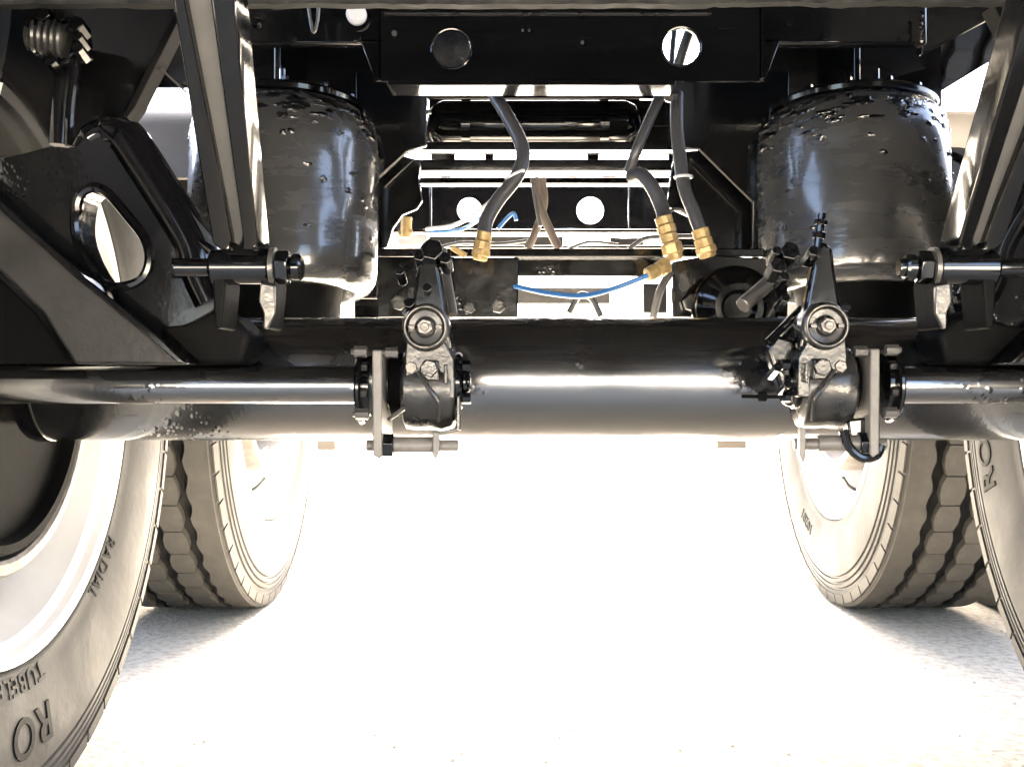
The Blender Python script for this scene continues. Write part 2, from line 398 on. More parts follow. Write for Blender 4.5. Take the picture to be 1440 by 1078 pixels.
for s in (-1, 1):
    # big pierced bracket
    outer = [(-60, 236), (-20, 226), (40, 214), (72, 205), (100, 208), (112, 204), (122, 185), (140, 168), (178, 163), (198, 192), (228, 240), (262, 290), (300, 332), (306, 350), (306, 432), (296, 440), (262, 458), (222, 462), (200, 448), (140, 400), (90, 352), (20, 290), (-60, 262)]
    hole = chaikin([(106, 300), (112, 272), (130, 262), (150, 268), (178, 302), (206, 336), (212, 366), (203, 392), (180, 403), (146, 404), (122, 372), (106, 330)], 1)
    O, H = radial_loops(outer, hole)
    Yb = 1.03
    b = MB(); b.ringplate([mir(P(p.x, p.y, Yb), s) for p in O], [mir(P(p.x, p.y, Yb), s) for p in H], (0, 0.05, 0))
    arm = b.build('suspension_bracket', M['rough_paint'], T, bevel=0.004, smooth=50)
    # round rims welded along its edges
    e = MB()
    e.tube(smooth_path([mir(P(u, v, Yb - 0.002), s) for u, v in [(140, 178), (178, 215), (215, 268), (255, 318), (298, 352)]], 6), 0.0035, 8)
    e.build('weld_bead', M['rough_paint'], arm)
    e = MB(); hh = chaikin(hole, 1)
    e.tube([mir(P(p.x, p.y, Yb), s) for p in hh], 0.005, 8, close=True); e.build('hole_rim', M['paint'], arm)
    e = MB()
    e.tube(smooth_path([mir(P(u, v, Yb + 0.012), s) for u, v in [(118, 212), (128, 196), (150, 186), (176, 194), (202, 232), (246, 300), (272, 346), (282, 385), (300, 425)]], 6), [0.012] * 6 + [0.014] * 6 + [0.017] * 6 + [0.020] * 31, 16)
    e.build('arm_tube', M['paint'], arm)
    # lighter diagonal arm in front of it
    b = MB(); b.prism([mir(P(u, v, 1.00), s) for u, v in [(-80, 210), (-80, 318), (-10, 372), (60, 440), (105, 512), (258, 512), (216, 470), (170, 438), (120, 392), (60, 338), (0, 284)]], (0, 0.05, 0))
    ar = b.build('trailing_arm', M['dusty'], T, bevel=0.003)
    b = MB(); b.prism([mir(P(u, v, 0.992), s) for u, v in [(-80, 205), (0, 282), (120, 390), (220, 470), (262, 511), (250, 511), (210, 476), (110, 394), (-10, 287), (-80, 224)]], (0, 0.06, 0))
    b.build('arm_flange', M['paint'], ar, bevel=0.0015)
    b = MB(); b.prism([mir(P(u, v, 1.02), s) for u, v in [(-80, 330), (0, 392), (50, 440), (100, 511), (-80, 511)]], (0, 0.03, 0))
    b.build('arm_lower_web', M['drum'], ar, bevel=0.002)
    # bracket foot wrapping the axle
    b = MB(); b.prism([mir(P(u, v, 1.04), s) for u, v in [(205, 446), (228, 432), (296, 432), (330, 446), (352, 470), (340, 512), (210, 512), (190, 470)]], (0, 0.07, 0))
    b.build('axle_saddle', M['matt'], arm, bevel=0.006)
    # hanger plate above
    b = MB(); b.prism([mir(P(u, v, 1.12), s) for u, v in [(-90, -40), (258, -40), (246, 24), (182, 158), (170, 170), (100, 210), (-90, 235)]], (0, 0.012, 0))
    hp = b.build('hanger_plate', M['paint'], T, bevel=0.002)
    b = MB(); b.prism([mir(P(u, v, 1.10), s) for u, v in [(252, 6), (262, 6), (190, 150), (178, 166), (174, 160)]], (0, 0.03, 0)); b.build('plate_edge', M['matt'], hp, bevel=0.001)
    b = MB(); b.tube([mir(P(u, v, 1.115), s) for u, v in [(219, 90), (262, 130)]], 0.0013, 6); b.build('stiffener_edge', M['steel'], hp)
    # vertical rod with a coil and clamp at its top
    rod = MB()
    rod.tube(smooth_path([mir(P(u, v, 1.06), s) for u, v in [(100, 72), (96, 110), (90, 150), (86, 205)]], 5), 0.0115, 14)
    ro = rod.build('stabiliser_rod', M['paint'], T)
    r2 = MB(); r2.tube(smooth_path([mir(P(u, v, 1.05), s) for u, v in [(106, 75), (103, 120), (99, 160), (98, 206)]], 5), 0.0048, 10); r2.build('rod_edge', M['paint'], ro)
    r3 = MB(); c0 = P(70, 52, 1.03)
    for k in range(5):
        cc = mir(P(52 + k * 9, 50 + k * 1.5, 1.04), s)
        r3.lathe([(-0.0022, 0.017), (0, 0.0185), (0.0022, 0.017)], cc, (-s, 0.1, -0.12), 20)
    r3.cyl(mir(P(44, 48, 1.04), s), mir(P(98, 58, 1.04), s), 0.0165, 20)
    r3.build('rubber_boot', M['cast'], ro)
    for (u, v, r) in [(42, 30, 0.008), (58, 18, 0.0085), (106, 32, 0.008), (109, 50, 0.005), (108, 66, 0.006), (70, 84, 0.006), (84, 24, 0.005)]:
        q = MB(); q.hexn(mir(P(u, v, 1.025), s), (0, 1, -0.25), r, 0.022); q.build('clamp_nut', M['paint'], ro, bevel=0.001)
    q = MB(); q.prism([mir(P(u, v, 1.045), s) for u, v in [(26, 30), (50, 14), (112, 26), (117, 74), (90, 84), (50, 80), (38, 62)]], (0, 0.03, 0)); q.build('clamp_plate', M['rough_paint'], ro, bevel=0.003)
    # shock absorber / strut with its reflection stripe modelled as a grey recessed web
    def strip(uvs, y0, th, name, m, bev):
        q = MB(); q.prism([mir(P(u, v, y0 - 0.12 - 0.1 * (335 - v) / 195), s) for u, v in uvs], (0, th, 0)); return q.build(name, M[m], par, bevel=bev)
    par = T
    so_ = strip([(238, -60), (322, -60), (362, 340), (356, 356), (314, 356), (300, 340)], 1.012, 0.04, 'shock_absorber', 'matt', 0.002)
    par = so_
    strip([(232, -60), (247, -60), (326, 338), (322, 350), (308, 350), (298, 340)], 0.998, 0.045, 'side_flange', 'paint', 0.0018)
    strip([(288, -60), (322, -60), (362, 340), (356, 350), (340, 350), (341, 334)], 0.998, 0.045, 'side_flange', 'paint', 0.0018)
    strip([(247.5, -60), (288, -60), (341, 326), (340, 338), (335, 344), (329, 340), (324, 328)], 1.0065, 0.004, 'shock_reflection_stripe', 'web', 0.0)
    strip([(258, 114), (338, 114), (338, 117), (258, 117)], 0.9965, 0.003, 'joint_band', 'rough_paint', 0.0)
    # lower eye, pin, nuts
    eye = MB(); c = mir(P(340, 376, 0.93), s)
    eye.cyl(c + Vector((-0.027, 0, 0)), c + Vector((0.027, 0, 0)), 0.0155, 28, bev=0.003); eye.build('lower_eye', M['paint'], so_)
    q = MB(); q.cyl(c + Vector((-0.058, 0, 0)), c + Vector((0.052, 0, 0)), 0.008, 18, bev=0.001); q.build('pivot_pin', M['paint'], so_)
    q = MB(); q.hexn(c + Vector((-s * 0.030, 0, 0)), (-s, 0, 0), 0.015, 0.012); q.build('nut', M['paint'], so_, bevel=0.0015)
    q = MB(); q.lathe([(0, 0), (0, 0.0175), (0.004, 0.0175), (0.004, 0)], c + Vector((-s * 0.026, 0, 0)), (-s, 0, 0), 24); q.build('washer', M['steel'], so_)
    q = MB(); q.cyl(c + Vector((-s * 0.043, 0, 0)), c + Vector((-s * 0.053, 0, 0)), 0.012, 18, bev=0.002); q.build('pin_end', M['paint'], so_)
    for (u0, u1) in ((302, 311), (370, 380)):
        q = MB(); q.prism([mir(P(u, v, 0.92), s) for u, v in [(u0, 362), (u1, 362), (u1 + 6, 400), (u1, 462), (u0, 462), (u0 - 4, 400)]], (0, 0.05, 0)); q.build('mounting_ear', M['matt'], so_, bevel=0.002)
    q = MB(); q.prism([mir(P(u, v, 1.04), s) for u, v in [(262, 356), (300, 352), (302, 446), (286, 446), (268, 420)]], (0, 0.03, 0)); q.build('mounting_ear', M['matt'], so_, bevel=0.003)
    q = MB(); q.prism([mir(P(u, v, 0.91), s) for u, v in [(366, 398), (386, 402), (386, 440), (376, 462), (371, 462), (371, 440), (364, 424)]], (0, 0.006, 0)); q.build('worn_tab', M['steel'], so_, bevel=0.001)
    q = MB(); q.hexn(mir(P(272, 378, 1.03), s), (s, -0.3, 0), 0.010, 0.02); q.build('nut', M['rough_paint'], so_, bevel=0.001)

# ---- air springs
XS = 0.416; YS = 1.54; KS = 1.06
for s in (-1, 1):
    base = Vector((s * XS, YS + 0.01, 0.626)); tilt = Matrix.Rotation(math.radians(-5), 3, 'X')
    up = tilt @ Vector((0, 0, 1))
    prof = [(0.010, 0.084), (0.001, 0.090), (-0.006, 0.100), (-0.006, 0.110), (0.000, 0.119), (0.012, 0.1255), (0.03, 0.128), (0.08, 0.1285), (0.13, 0.1285), (0.18, 0.1285),
            (0.22, 0.1283), (0.242, 0.1262), (0.256, 0.1225), (0.267, 0.1165), (0.274, 0.109), (0.277, 0.100), (0.279, 0.0)]
    prof = [(a * 1.0 if a < 0.03 else a * 0.945, b * KS) for a, b in prof]
    # refine profile and dent it a little
    pp = []
    for (a, b) in zip(prof, prof[1:]):
        for k in range(3): t = k / 3; pp.append((a[0] + (b[0] - a[0]) * t, a[1] + (b[1] - a[1]) * t))
    pp.append(prof[-1])
    m = MB(); m.lathe(pp, base, up, 120)
    m.v = [tuple(Vector(v) + (Vector(v) - base - up * (Vector(v) - base).dot(up)).normalized() * (0.0016 * noise.noise(Vector(v) * 14) + 0.0007 * noise.noise(Vector(v) * 45))) for v in m.v]
    sp = m.build('air_spring', M['bellows'], T, smooth=60)
    q = MB(); q.lathe([(-0.09, 0.082), (-0.02, 0.084), (0.012, 0.088), (0.012, 0)], base, up, 64); q.build('spring_piston', M['matt'], sp)
    q = MB(); q.lathe([(0.262, 0.0), (0.258, 0.114), (0.261, 0.121), (0.267, 0.122), (0.272, 0.117), (0.275, 0.09), (0.277, 0)], base, up, 64); q.build('bead_plate', M['paint'], sp)
    for k in range(12):                               # clamp lugs and nuts round the top
        a = 2 * PI * k / 12 + 0.2; dv = tilt @ Vector((math.cos(a), math.sin(a), 0))
        q = MB(); q.hexn(base + dv * 0.106 + up * 0.274, up, 0.0055, 0.006); q.build('bead_nut', M['rough_paint'], sp)
    q = MB(); c = base + up * 0.276 + Vector((0.012, -0.08, 0)); q.cyl(c, c + Vector((0, 0, 0.03)), 0.004, 10); q.hexn(c + Vector((0, 0, 0.006)), (0, 0, 1), 0.008, 0.009); q.build('air_fitting', M['rough_paint'], sp)
    # peeling flakes of coating: irregular patches standing proud of the rubber
    rnd = random.Random(11 + s)
    fl = MB(); cnt = 0
    def surf(a, h, lift):
        # radius by height
        for (a0, r0), (a1, r1) in zip(prof, prof[1:]):
            if a0 <= h <= a1 and a1 > a0: r = r0 + (r1 - r0) * (h - a0) / (a1 - a0); break
        else: r = 0.1
        return base + up * h + (tilt @ Vector((math.cos(a), math.sin(a), 0))) * (r + lift)
    for k in range(120):
        top_bias = rnd.random()
        h = 0.250 - abs(rnd.gauss(0, 0.022)) if top_bias < 0.72 else rnd.uniform(0.05, 0.26)
        h = min(max(h, 0.03), 0.255)
        a = rnd.uniform(-PI * 1.05, 0.05); ra = rnd.uniform(0.04, 0.12 if h > 0.2 else 0.05) * (0.5 if (s > 0 and a > -0.75) else 1); rh = rnd.uniform(0.0018, 0.0055)
        n = 12; vs = []
        for j in range(n):
            q_ = 2 * PI * j / n; rr = rnd.uniform(0.55, 1.25)
            vs.append(surf(a + math.cos(q_) * ra * rr, min(h + math.sin(q_) * rh * rr, 0.262), 0.0008))
        ctr = surf(a, h, 0.0016 + rnd.random() * 0.0008)
        fl.add(vs + [ctr], [(j, (j + 1) % n, n) for j in range(n)])
        low = [surf(a + math.cos(2 * PI * j / n) * ra * 1.0, min(h + math.sin(2 * PI * j / n) * rh, 0.262), -0.001) for j in range(n)]
        fl.add(vs + low, [(j, (j + 1) % n, n + (j + 1) % n, n + j) for j in range(n)])
    fl.build('coating_flakes', M['tar'], sp, kind='stuff', smooth=20)

# ---- frame above the springs
def plate(name, poly, Y, th, m='paint', parent=T, bevel=0.002, label=None):
    q = MB(); q.prism([P(u, v, Y) for u, v in poly], (0, th, 0)); return q.build(name, M[m], parent, bevel=bevel, label=label)
# centre crossmember with two round lightening holes
def circle(u, v, r, n=48): return [(u + r * math.cos(2 * PI * k / n), v + r * math.sin(2 * PI * k / n)) for k in range(n)]
def holed(name, x0, x1, y0, y1, cu, cv, r, Y, th, m='paint', parent=T):
    O, H = radial_loops([(x0, y0), (x1, y0), (x1, y1), (x0, y1)], circle(cu, cv, r, 64), 64)
    # add exact corners
    for (cx_, cy_) in ((x0, y0), (x1, y0), (x1, y1), (x0, y1)):
        i = min(range(len(O)), key=lambda k: (O[k] - Vector((cx_, cy_))).length); O[i] = Vector((cx_, cy_))
    q = MB(); q.ringplate([P(p.x, p.y, Y) for p in O], [P(p.x, p.y, Y) for p in H], (0, th, 0)); return q.build(name, M[m], parent, smooth=30)
YC = 1.36
cm = holed('crossmember', 536, 797, -40, 114, 635, 69, 27.5, YC, 0.008)
h2 = holed('crossmember_half', 797, 1068, -40, 114, 958, 66, 27, YC, 0.008, parent=cm)
for (cu, cv, r) in ((635, 69, 27.5), (958, 66, 27)):
    q = MB(); q.tube([P(u, v, YC) for u, v in circle(cu, cv, r + 0.5, 40)], 0.0016, 8, close=True); q.build('hole_lip', M['paint'], cm)
q = MB(); q.box(P(540, 18, YC - 0.006), P(1000, 20.5, YC)); q.build('upper_flange', M['cast'], cm)
q = MB(); a = P(545, 114, YC); b = P(950, 117, YC); q.box((a.x, YC - 0.002, a.z), (b.x, YC + 0.05, a.z - 0.006)); q.build('lower_flange', M['paint'], cm, bevel=0.001)
plate('tank_patch', [(0, 0)] * 0 or [(1010, 38), (1036, 38), (1036, 40), (1010, 40)], YC - 0.001, 0.001, 'paint', cm, 0)
for (u, v, r) in ((735, 42, 0.0016), (744, 42, 0.0016), (819, 59, 0.0022), (554, 46, 0.0035)):
    q = MB(); q.hexn(P(u, v, YC - 0.004), (0, 1, 0), r, 0.006); q.build('rivet', M['steel'], cm)
# boxes over the springs
for (x0, x1, nm) in ((318, 532, 0), (1072, 1304, 1)):
    o = plate('spring_hanger_box', [(x0, -40), (x1 + 12, -40), (x1 + 12, 62), (x0, 62)] if not nm else [(x0 - 12, -40), (x1, -40), (x1, 62), (x0 - 12, 62)], 1.37, 0.02, 'paint', T, 0.003)
    e = x1 if not nm else x0
    plate('hanger_back_plate', [(x0 - 20, -60), (x1 + 20, -60), (x1 + 20, 152), (x0 - 20, 152)], 1.70, 0.008, 'paint', o, 0)
    plate('hanger_side_plate', [(x1 - 26, 55), (x1 + 12, 55), (x1 + 12, 114), (x1 - 4, 114)] if not nm else [(x0 + 26, 55), (x0 - 12, 55), (x0 - 12, 114), (x0 + 4, 114)], 1.37, 0.008, 'paint', o, 0.001)
    q = MB(); q.box(P(e - 1.5, -40, 1.362), P(e + 1.5, 112, 1.37)); q.build('seam_edge', M['paint'], o)
    for (u, v) in ((x0 + 40, 30), (x0 + 90, 50), (x1 - 30, 52)):
        q = MB(); q.hexn(P(u, v, 1.362), (0, 1, 0), 0.006, 0.01); q.build('bolt', M['rough_paint'], o)
# bright reflector lamp glimpsed above the left spring, and the hook next to it
q = MB(); q.lathe([(0, 0), (0.001, 0.010), (0.004, 0.013), (0.012, 0.013)], P(500, 18, 1.35), (0, 1, 0), 24); q.build('round_reflector', M['white'], T)
q = MB(); q.tube(smooth_path([P(430, -20, 1.3), P(436, 25, 1.3), P(441, 45, 1.3), (P(447, 25, 1.3)), P(449, -20, 1.3)], 8), 0.0022, 8); q.build('wire_hook', M['steel'], T)
q = MB()
for k in range(9): q.add([P(1296 + random.uniform(-1.5, 1.5), 18 + k * 5, 1.35) + Vector(d_) * 0.003 for d_ in ((1, 0, 0), (-1, 0, 0), (0, -1, 0), (0, 0, 1), (0, 0, -1))], [(0, 2, 3), (2, 1, 3), (0, 4, 2), (2, 4, 1)])
q.build('weld_bead', M['rough_paint'], T)
# rough grey edge along the very top, nearest the camera
q = MB()
n = 140; x0 = P(-120, 0, 0.92).x; x1 = P(1560, 0, 0.92).x; zb = P(0, 6, 0.92).z; vs = []
for k in range(n + 1):
    x = x0 + (x1 - x0) * k / n; j = noise.noise(Vector((x * 22, 0, 3))) * 0.0022 + noise.noise(Vector((x * 90, 5, 3))) * 0.0012
    if x > P(1000, 0, 0.92).x: j += 0.0015
    vs += [(x, 0.92, zb + j), (x, 0.92, zb + 0.06), (x, 0.932, zb + 0.06), (x, 0.932, zb + j)]
fs = []
for k in range(n):
    for c in range(4): fs.append((k * 4 + c, k * 4 + (c + 1) % 4, (k + 1) * 4 + (c + 1) % 4, (k + 1) * 4 + c))
q.add(vs, fs + [(0, 1, 2, 3), (n * 4 + 3, n * 4 + 2, n * 4 + 1, n * 4)]); q.build('end_beam', M['galv'], T, smooth=60, label='rough weathered grey beam edge')
# deck above everything and its joists
dk = MB(); dk.box((-1.27, -1.7, 1.50), (1.27, 2.6, 1.56)); deck = dk.build('deck', M['wood'], T)
for k in range(11):
    y = -1.68 + k * 0.42
    if abs(y - 0.95) < 0.1: y += 0.12
    j = MB()
    y += 0.16 if 1.05 < y < 1.29 else 0
    j.box((-1.25, y, 1.34), (1.25, y + 0.01, 1.498)); j.box((-1.25, y + 0.0102, 1.34), (1.25, y + 0.05, 1.346)); j.build('joist', M['wood'], deck)
tp = MB(); tp.box((-1.27, -1.74, 0.75), (1.27, -1.70, 1.56)); tp.build('unseen_sky_blocker', M['paint'], T, bevel=0.002)  # added behind the camera, out of view, to keep sky out of reflections
# main rails running away from the camera
for s in (-1, 1):
    r = MB(); r.box((s * 0.50, 1.58, 0.80), (s * 0.512, 7.5, 1.40)) if False else None
    r.box((s * 0.430, 1.60, 0.86), (s * 0.440, 7.0, 1.30)); r.box((s * 0.430, 1.60, 0.855), (s * 0.53, 7.0, 0.86)); r.box((s * 0.430, 1.60, 1.30), (s * 0.53, 7.0, 1.306))
    r.build('frame_rail', M['paint'], T, bevel=0.002)
# gusset plates either side of the central opening
plate('gusset_plate', [(500, 100), (548, 100), (548, 118), (600, 118), (600, 205), (574, 212), (531, 252), (531, 420), (500, 420)], 1.60, 0.01)
plate('gusset_plate', [(500, 200), (592, 226), (589, 250), (594, 282), (586, 294), (566, 302), (552, 322), (544, 348), (500, 360)], 1.64, 0.01)
plate('gusset_plate', [(1110, 100), (945, 100), (945, 132), (958, 140), (958, 208), (984, 210), (1058, 284), (1058, 420), (1110, 420)], 1.60, 0.01)
plate('gusset_plate', [(1110, 200), (950, 214), (944, 240), (938, 290), (968, 304), (996, 330), (1000, 352), (1110, 360)], 1.64, 0.01)
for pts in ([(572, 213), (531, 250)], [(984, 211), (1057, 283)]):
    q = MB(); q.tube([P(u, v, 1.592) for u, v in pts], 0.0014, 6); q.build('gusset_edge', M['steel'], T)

# ---- transverse beams seen one behind another through the middle
def beam(u0, u1, v0, v1, Y, th, m='paint', name='crossbeam', bevel=0.002):
    a, b = P(u0, v0, Y), P(u1, v1, Y); q = MB(); q.box((a.x, Y, a.z), (b.x, Y + th, b.z)); return q.build(name, M[m], T, bevel=bevel)
# air tank
q = MB(); a = P(598, 170, 1.95); b = P(905, 170, 1.95); L = b.x - a.x; r = 0.044
q.lathe([(0, 0), (0.004, r * 0.5), (0.015, r * 0.85), (0.032, r), (L - 0.032, r), (L - 0.015, r * 0.85), (L - 0.004, r * 0.5), (L, 0)], (a.x, 1.98, a.z), (1, 0, 0), 40)
beam(536, 1010, 178, 212, 2.15, 0.03, name='tank_shelf'); beam(603, 1010, 112, 178, 2.15, 0.03, name='tank_cradle'); beam(530, 603, 112, 135, 2.12, 0.03, name='tank_cradle')
for (u0, u1, v0, v1, Yq) in ((540, 604, 252, 327, 3.36), (886, 1010, 252, 327, 3.36), (940, 1010, 205, 350, 3.0), (604, 886, 252, 259, 3.36), (606, 640, 212, 226, 2.6), (682, 694, 212, 226, 2.6), (826, 842, 212, 226, 2.6), (796, 812, 238, 252, 2.6), (846, 870, 238, 252, 2.6), (620, 634, 238, 252, 2.6)):
    beam(u0, u1, v0, v1, Yq, 0.02, name='crossbeam_stay')
tank = q.build('air_tank', M['paint'], T, smooth=50)
for u in (655, 850):
    c = P(u, 170, 1.95); q = MB(); q.lathe([(-0.008, r), (-0.008, r + 0.0025), (0.008, r + 0.0025), (0.008, r)], (c.x, 1.98, c.z), (1, 0, 0), 32); q.build('tank_strap', M['paint'], tank)
beam(560, 1010, 132, 139, 1.92, 0.012, name='tank_rail')
beam(540, 1000, 199, 211, 1.9, 0.04)
beam(540, 1000, 224, 240, 2.0, 0.05)
beam(590, 960, 249, 258, 2.2, 0.04)
# far dark panel with two round openings
pn = holed('bulkhead_panel', 604, 745, 258, 325, 660, 295, 17, 3.3, 0.01)
holed('bulkhead_panel_half', 745, 886, 258, 325, 830, 296, 19, 3.3, 0.01, parent=pn)
beam(886, 960, 254, 326, 3.3, 0.01)
beam(604, 606.5, 255, 330, 2.9, 0.02, 'cast', 'upright_post'); beam(884, 886, 255, 330, 2.9, 0.02, 'cast', 'upright_post')
beam(594, 950, 322, 327, 2.7, 0.02); beam(603, 792, 332, 346, 2.3, 0.03, 'cast'); beam(858, 905, 334, 346, 2.3, 0.03, 'cast')
beam(560, 1000, 345, 349, 2.2, 0.02)
# front crossbeam with deep ends
fb = beam(530, 1075, 349, 361, 1.52, 0.05); 
b2 = plate('beam_web', [(722, 361), (940, 361), (940, 389), (722, 388)], 1.54, 0.012, 'rough_paint', fb)
for (poly, u0) in (([(530, 361), (640, 361), (640, 446), (530, 446)], 0), ([(638, 362), (730, 362), (728, 446), (638, 446)], 1), ([(946, 368), (1000, 358), (1108, 366), (1108, 446), (946, 446)], 2)):
    plate('end_plate', poly, 1.50 if u0 != 1 else 1.49, 0.02, 'rough_paint', fb)
for (u, v, r) in ((975, 425, 0.013), (700, 430, 0.010), (660, 432, 0.008), (560, 425, 0.011)):
    q = MB(); q.hexn(P(u, v, 1.475), (0, 1, 0), r, 0.02); q.build('bolt_head', M['cast'], fb, bevel=0.001)
# brake chambers behind the axle, facing the camera
for (u, v, R) in ((1040, 432, 0.054),):
    q = MB(); c = P(u, v, 1.42); q.lathe([(0.012, 0), (0.012, R * 0.35), (0.0, R * 0.45), (0.0, R * 0.6), (0.012, R * 0.8), (0.02, R), (0.03, R * 1.06), (0.036, R * 1.06), (0.05, R), (0.07, R * 0.8)], c, (0, 1, 0), 48); bc = q.build('brake_chamber', M['paint'], T)
    q = MB(); q.lathe([(0, R * 1.05), (0.001, R * 1.09), (0.007, R * 1.09), (0.008, R * 1.05)], c + Vector((0, 0.028, 0)), (0, 1, 0), 48); q.build('clamp_ring', M['rough_paint'], bc)
# things showing in the slot under the beam
beam(728, 858, 404, 427, 2.5, 0.02, 'bracket', 'pale_guard_panel'); 
beam(905, 938, 398, 440, 2.1, 0.03, 'cast', 'upright_post')
q = MB(); q.tube(smooth_path([P(944, 380, 1.5), P(928, 410, 1.52), P(918, 448, 1.55)], 6), 0.006, 10); q.build('rubber_pipe', M['hose'], T)
q = MB(); q.tube(smooth_path([P(800, 440, 2.0), P(815, 415, 2.0), P(832, 420, 2.0), P(845, 445, 2.0)], 6), 0.006, 10); q.build('rubber_pipe', M['hose'], T)
# left bit of beam with the brass valve behind the curved gusset
beam(560, 600, 330, 345, 1.9, 0.03, 'white', 'valve_shelf')
q = MB(); q.cyl(P(570, 335, 1.85), P(572, 305, 1.85), 0.010, 14, bev=0.002); q.cyl(P(560, 330, 1.85), P(580, 326, 1.85), 0.007, 12, bev=0.002); q.build('brass_valve', M['brass'], T)
# pale wall of fittings left of the tank
q = MB()
for (poly) in ([(533, 136), (556, 136), (560, 170), (536, 176)], [(572, 136), (602, 136), (600, 152), (580, 158)], [(576, 165), (596, 158), (600, 175), (588, 182)]):
    q.prism([P(u, v, 2.3) for u, v in poly], (0, 0.01, 0))
q.build('mudguard_stay', M['web'], T)

plate('outer_gusset', [(1290, -20), (1450, -20), (1398, 24), (1296, 78)], 1.43, 0.01)
plate('spring_seat_web', [(498, 402), (545, 402), (545, 450), (498, 450)], 1.66, 0.01)
# ---- hoses with brass fittings
def hose(name, pts, r, m, n=10, parent=T, label=None):
    q = MB(); q.tube(smooth_path([P(*p) for p in pts], n), r, 14); return q.build(name, M[m], parent, smooth=60, label=label)
def ferrule(a, b, r, parent, segs=3):
    a = P(*a); b = P(*b); ax = (b - a); L = ax.length; q = MB(); pr = [(0, 0), (0, r * 0.9)]
    for k in range(segs):
        t0 = L * k / segs; t1 = L * (k + 1) / segs; w_ = r * (1.0 + 0.07 * (k % 2))
        pr += [(t0 + 0.001, w_), (t1 - 0.0015, w_), (t1 - 0.0008, r * 0.84)]
    pr += [(L, r * 0.84), (L, 0)]
    q.lathe(pr, a, ax, 12); q.build('brass_ferrule', M['brass'], parent, smooth=25)
    q = MB(); mid = a + ax * 0.62; q.hexn(mid, ax, r * 1.22, L * 0.24); q.build('brass_nut', M['brass'], parent, bevel=0.0008)
h = hose('brake_hose', [(694, 132, 1.50), (716, 168, 1.47), (735, 210, 1.44), (728, 245, 1.42), (700, 282, 1.41), (684, 310, 1.40), (680, 335, 1.39)], 0.0095, 'hose')
ferrule((682, 326, 1.39), (674, 366, 1.39), 0.0105, h)
q = MB(); q.tube([P(724, 246, 1.41) + Vector((0.012 * math.cos(t), -0.012 * math.sin(t) * .9, 0.006 * math.cos(t))) for t in [k * PI / 6 for k in range(12)]], 0.002, 6, close=True); q.build('cable_tie', M['white'], h)
h = hose('brake_hose', [(952, 132, 1.50), (952, 180, 1.48), (956, 220, 1.46), (962, 262, 1.44), (976, 300, 1.42), (988, 332, 1.41)], 0.0092, 'hose')
ferrule((984, 322, 1.41), (996, 362, 1.41), 0.0115, h)
q = MB(); q.tube([P(961, 249, 1.44) + Vector((0.0115 * math.cos(t), -0.0115 * math.sin(t), 0)) for t in [k * PI / 6 for k in range(12)]], 0.0022, 6, close=True); q.build('cable_tie', M['white'], h)
h = hose('brake_hose', [(930, 132, 1.50), (912, 172, 1.49), (896, 210, 1.48), (884, 242, 1.49)], 0.0075, 'hose')
h = hose('brake_hose', [(888, 248, 1.47), (902, 246, 1.45), (918, 264, 1.43), (930, 290, 1.42), (936, 312, 1.40)], 0.0100, 'hose')
ferrule((932, 304, 1.39), (950, 366, 1.39), 0.0115, h, 5)
h = hose('air_line', [(724, 402, 1.45), (770, 412, 1.42), (820, 416, 1.40), (865, 405, 1.38), (914, 386, 1.37)], 0.0034, 'blue', label='bright blue nylon air line')
ferrule((910, 387, 1.37), (940, 372, 1.38), 0.0095, h, 2)
hose('air_line', [(600, 322, 1.8), (640, 316, 1.75), (680, 292, 1.6), (722, 252, 1.45), (740, 232, 1.44)], 0.0035, 'white', label='pale grey nylon air line')
hose('air_line', [(604, 326, 1.82), (650, 322, 1.78), (688, 296, 1.62), (724, 258, 1.47)], 0.003, 'blue', label='thin blue nylon air line')
hose('air_line', [(700, 322, 1.9), (712, 308, 1.9), (722, 300, 1.9), (726, 310, 1.9)], 0.0035, 'blue')
hose('air_line', [(936, 298, 1.5), (956, 294, 1.5), (972, 308, 1.5), (985, 330, 1.5)], 0.0022, 'hose')
hose('air_line', [(528, 186, 1.8), (548, 172, 1.8), (575, 163, 1.8), (606, 157, 1.8)], 0.004, 'hose'); hose('air_line', [(553, 130, 1.9), (558, 150, 1.9), (566, 170, 1.9)], 0.006, 'paint')
hose('wiring_loom', [(752, 250, 1.7), (758, 285, 1.7), (768, 312, 1.7), (786, 350, 1.7)], 0.007, 'copper', label='wrapped brownish wiring loom')
hose('wiring_loom', [(762, 250, 1.72), (765, 285, 1.72), (756, 318, 1.72), (742, 350, 1.72)], 0.0065, 'copper')
hose('air_line', [(610, 350, 1.9), (650, 341, 1.9), (700, 343, 1.9), (744, 338, 1.9)], 0.003, 'hose'); hose('air_line', [(884, 350, 1.9), (905, 336, 1.9), (930, 333, 1.9), (975, 332, 1.9)], 0.004, 'hose'); hose('air_line', [(800, 349, 2.0), (830, 340, 2.0), (870, 344, 2.0)], 0.003, 'hose')
hose('wiring_loom', [(748, 250, 1.68), (754, 290, 1.68), (760, 318, 1.68)], 0.003, 'hose')
q = MB(); q.cyl(P(655, 360, 1.4), P(636, 348, 1.4), 0.004, 10); q.build('grease_nipple', M['brass'], T)
# hanging strap hose through the right hole
hose('air_line', [(975, 30, 1.45), (962, 66, 1.46), (950, 105, 1.47)], 0.007, 'hose'); hose('air_line', [(950, 30, 1.5), (946, 66, 1.5), (944, 105, 1.5)], 0.004, 'hose')
q = MB(); q.tube([P(952, 134, 1.48), P(936, 134, 1.48)], 0.006, 10); q.hexn(P(940, 139, 1.46), (0, -1, 0), 0.006, 0.006); q.build('hose_clamp', M['steel'], T)

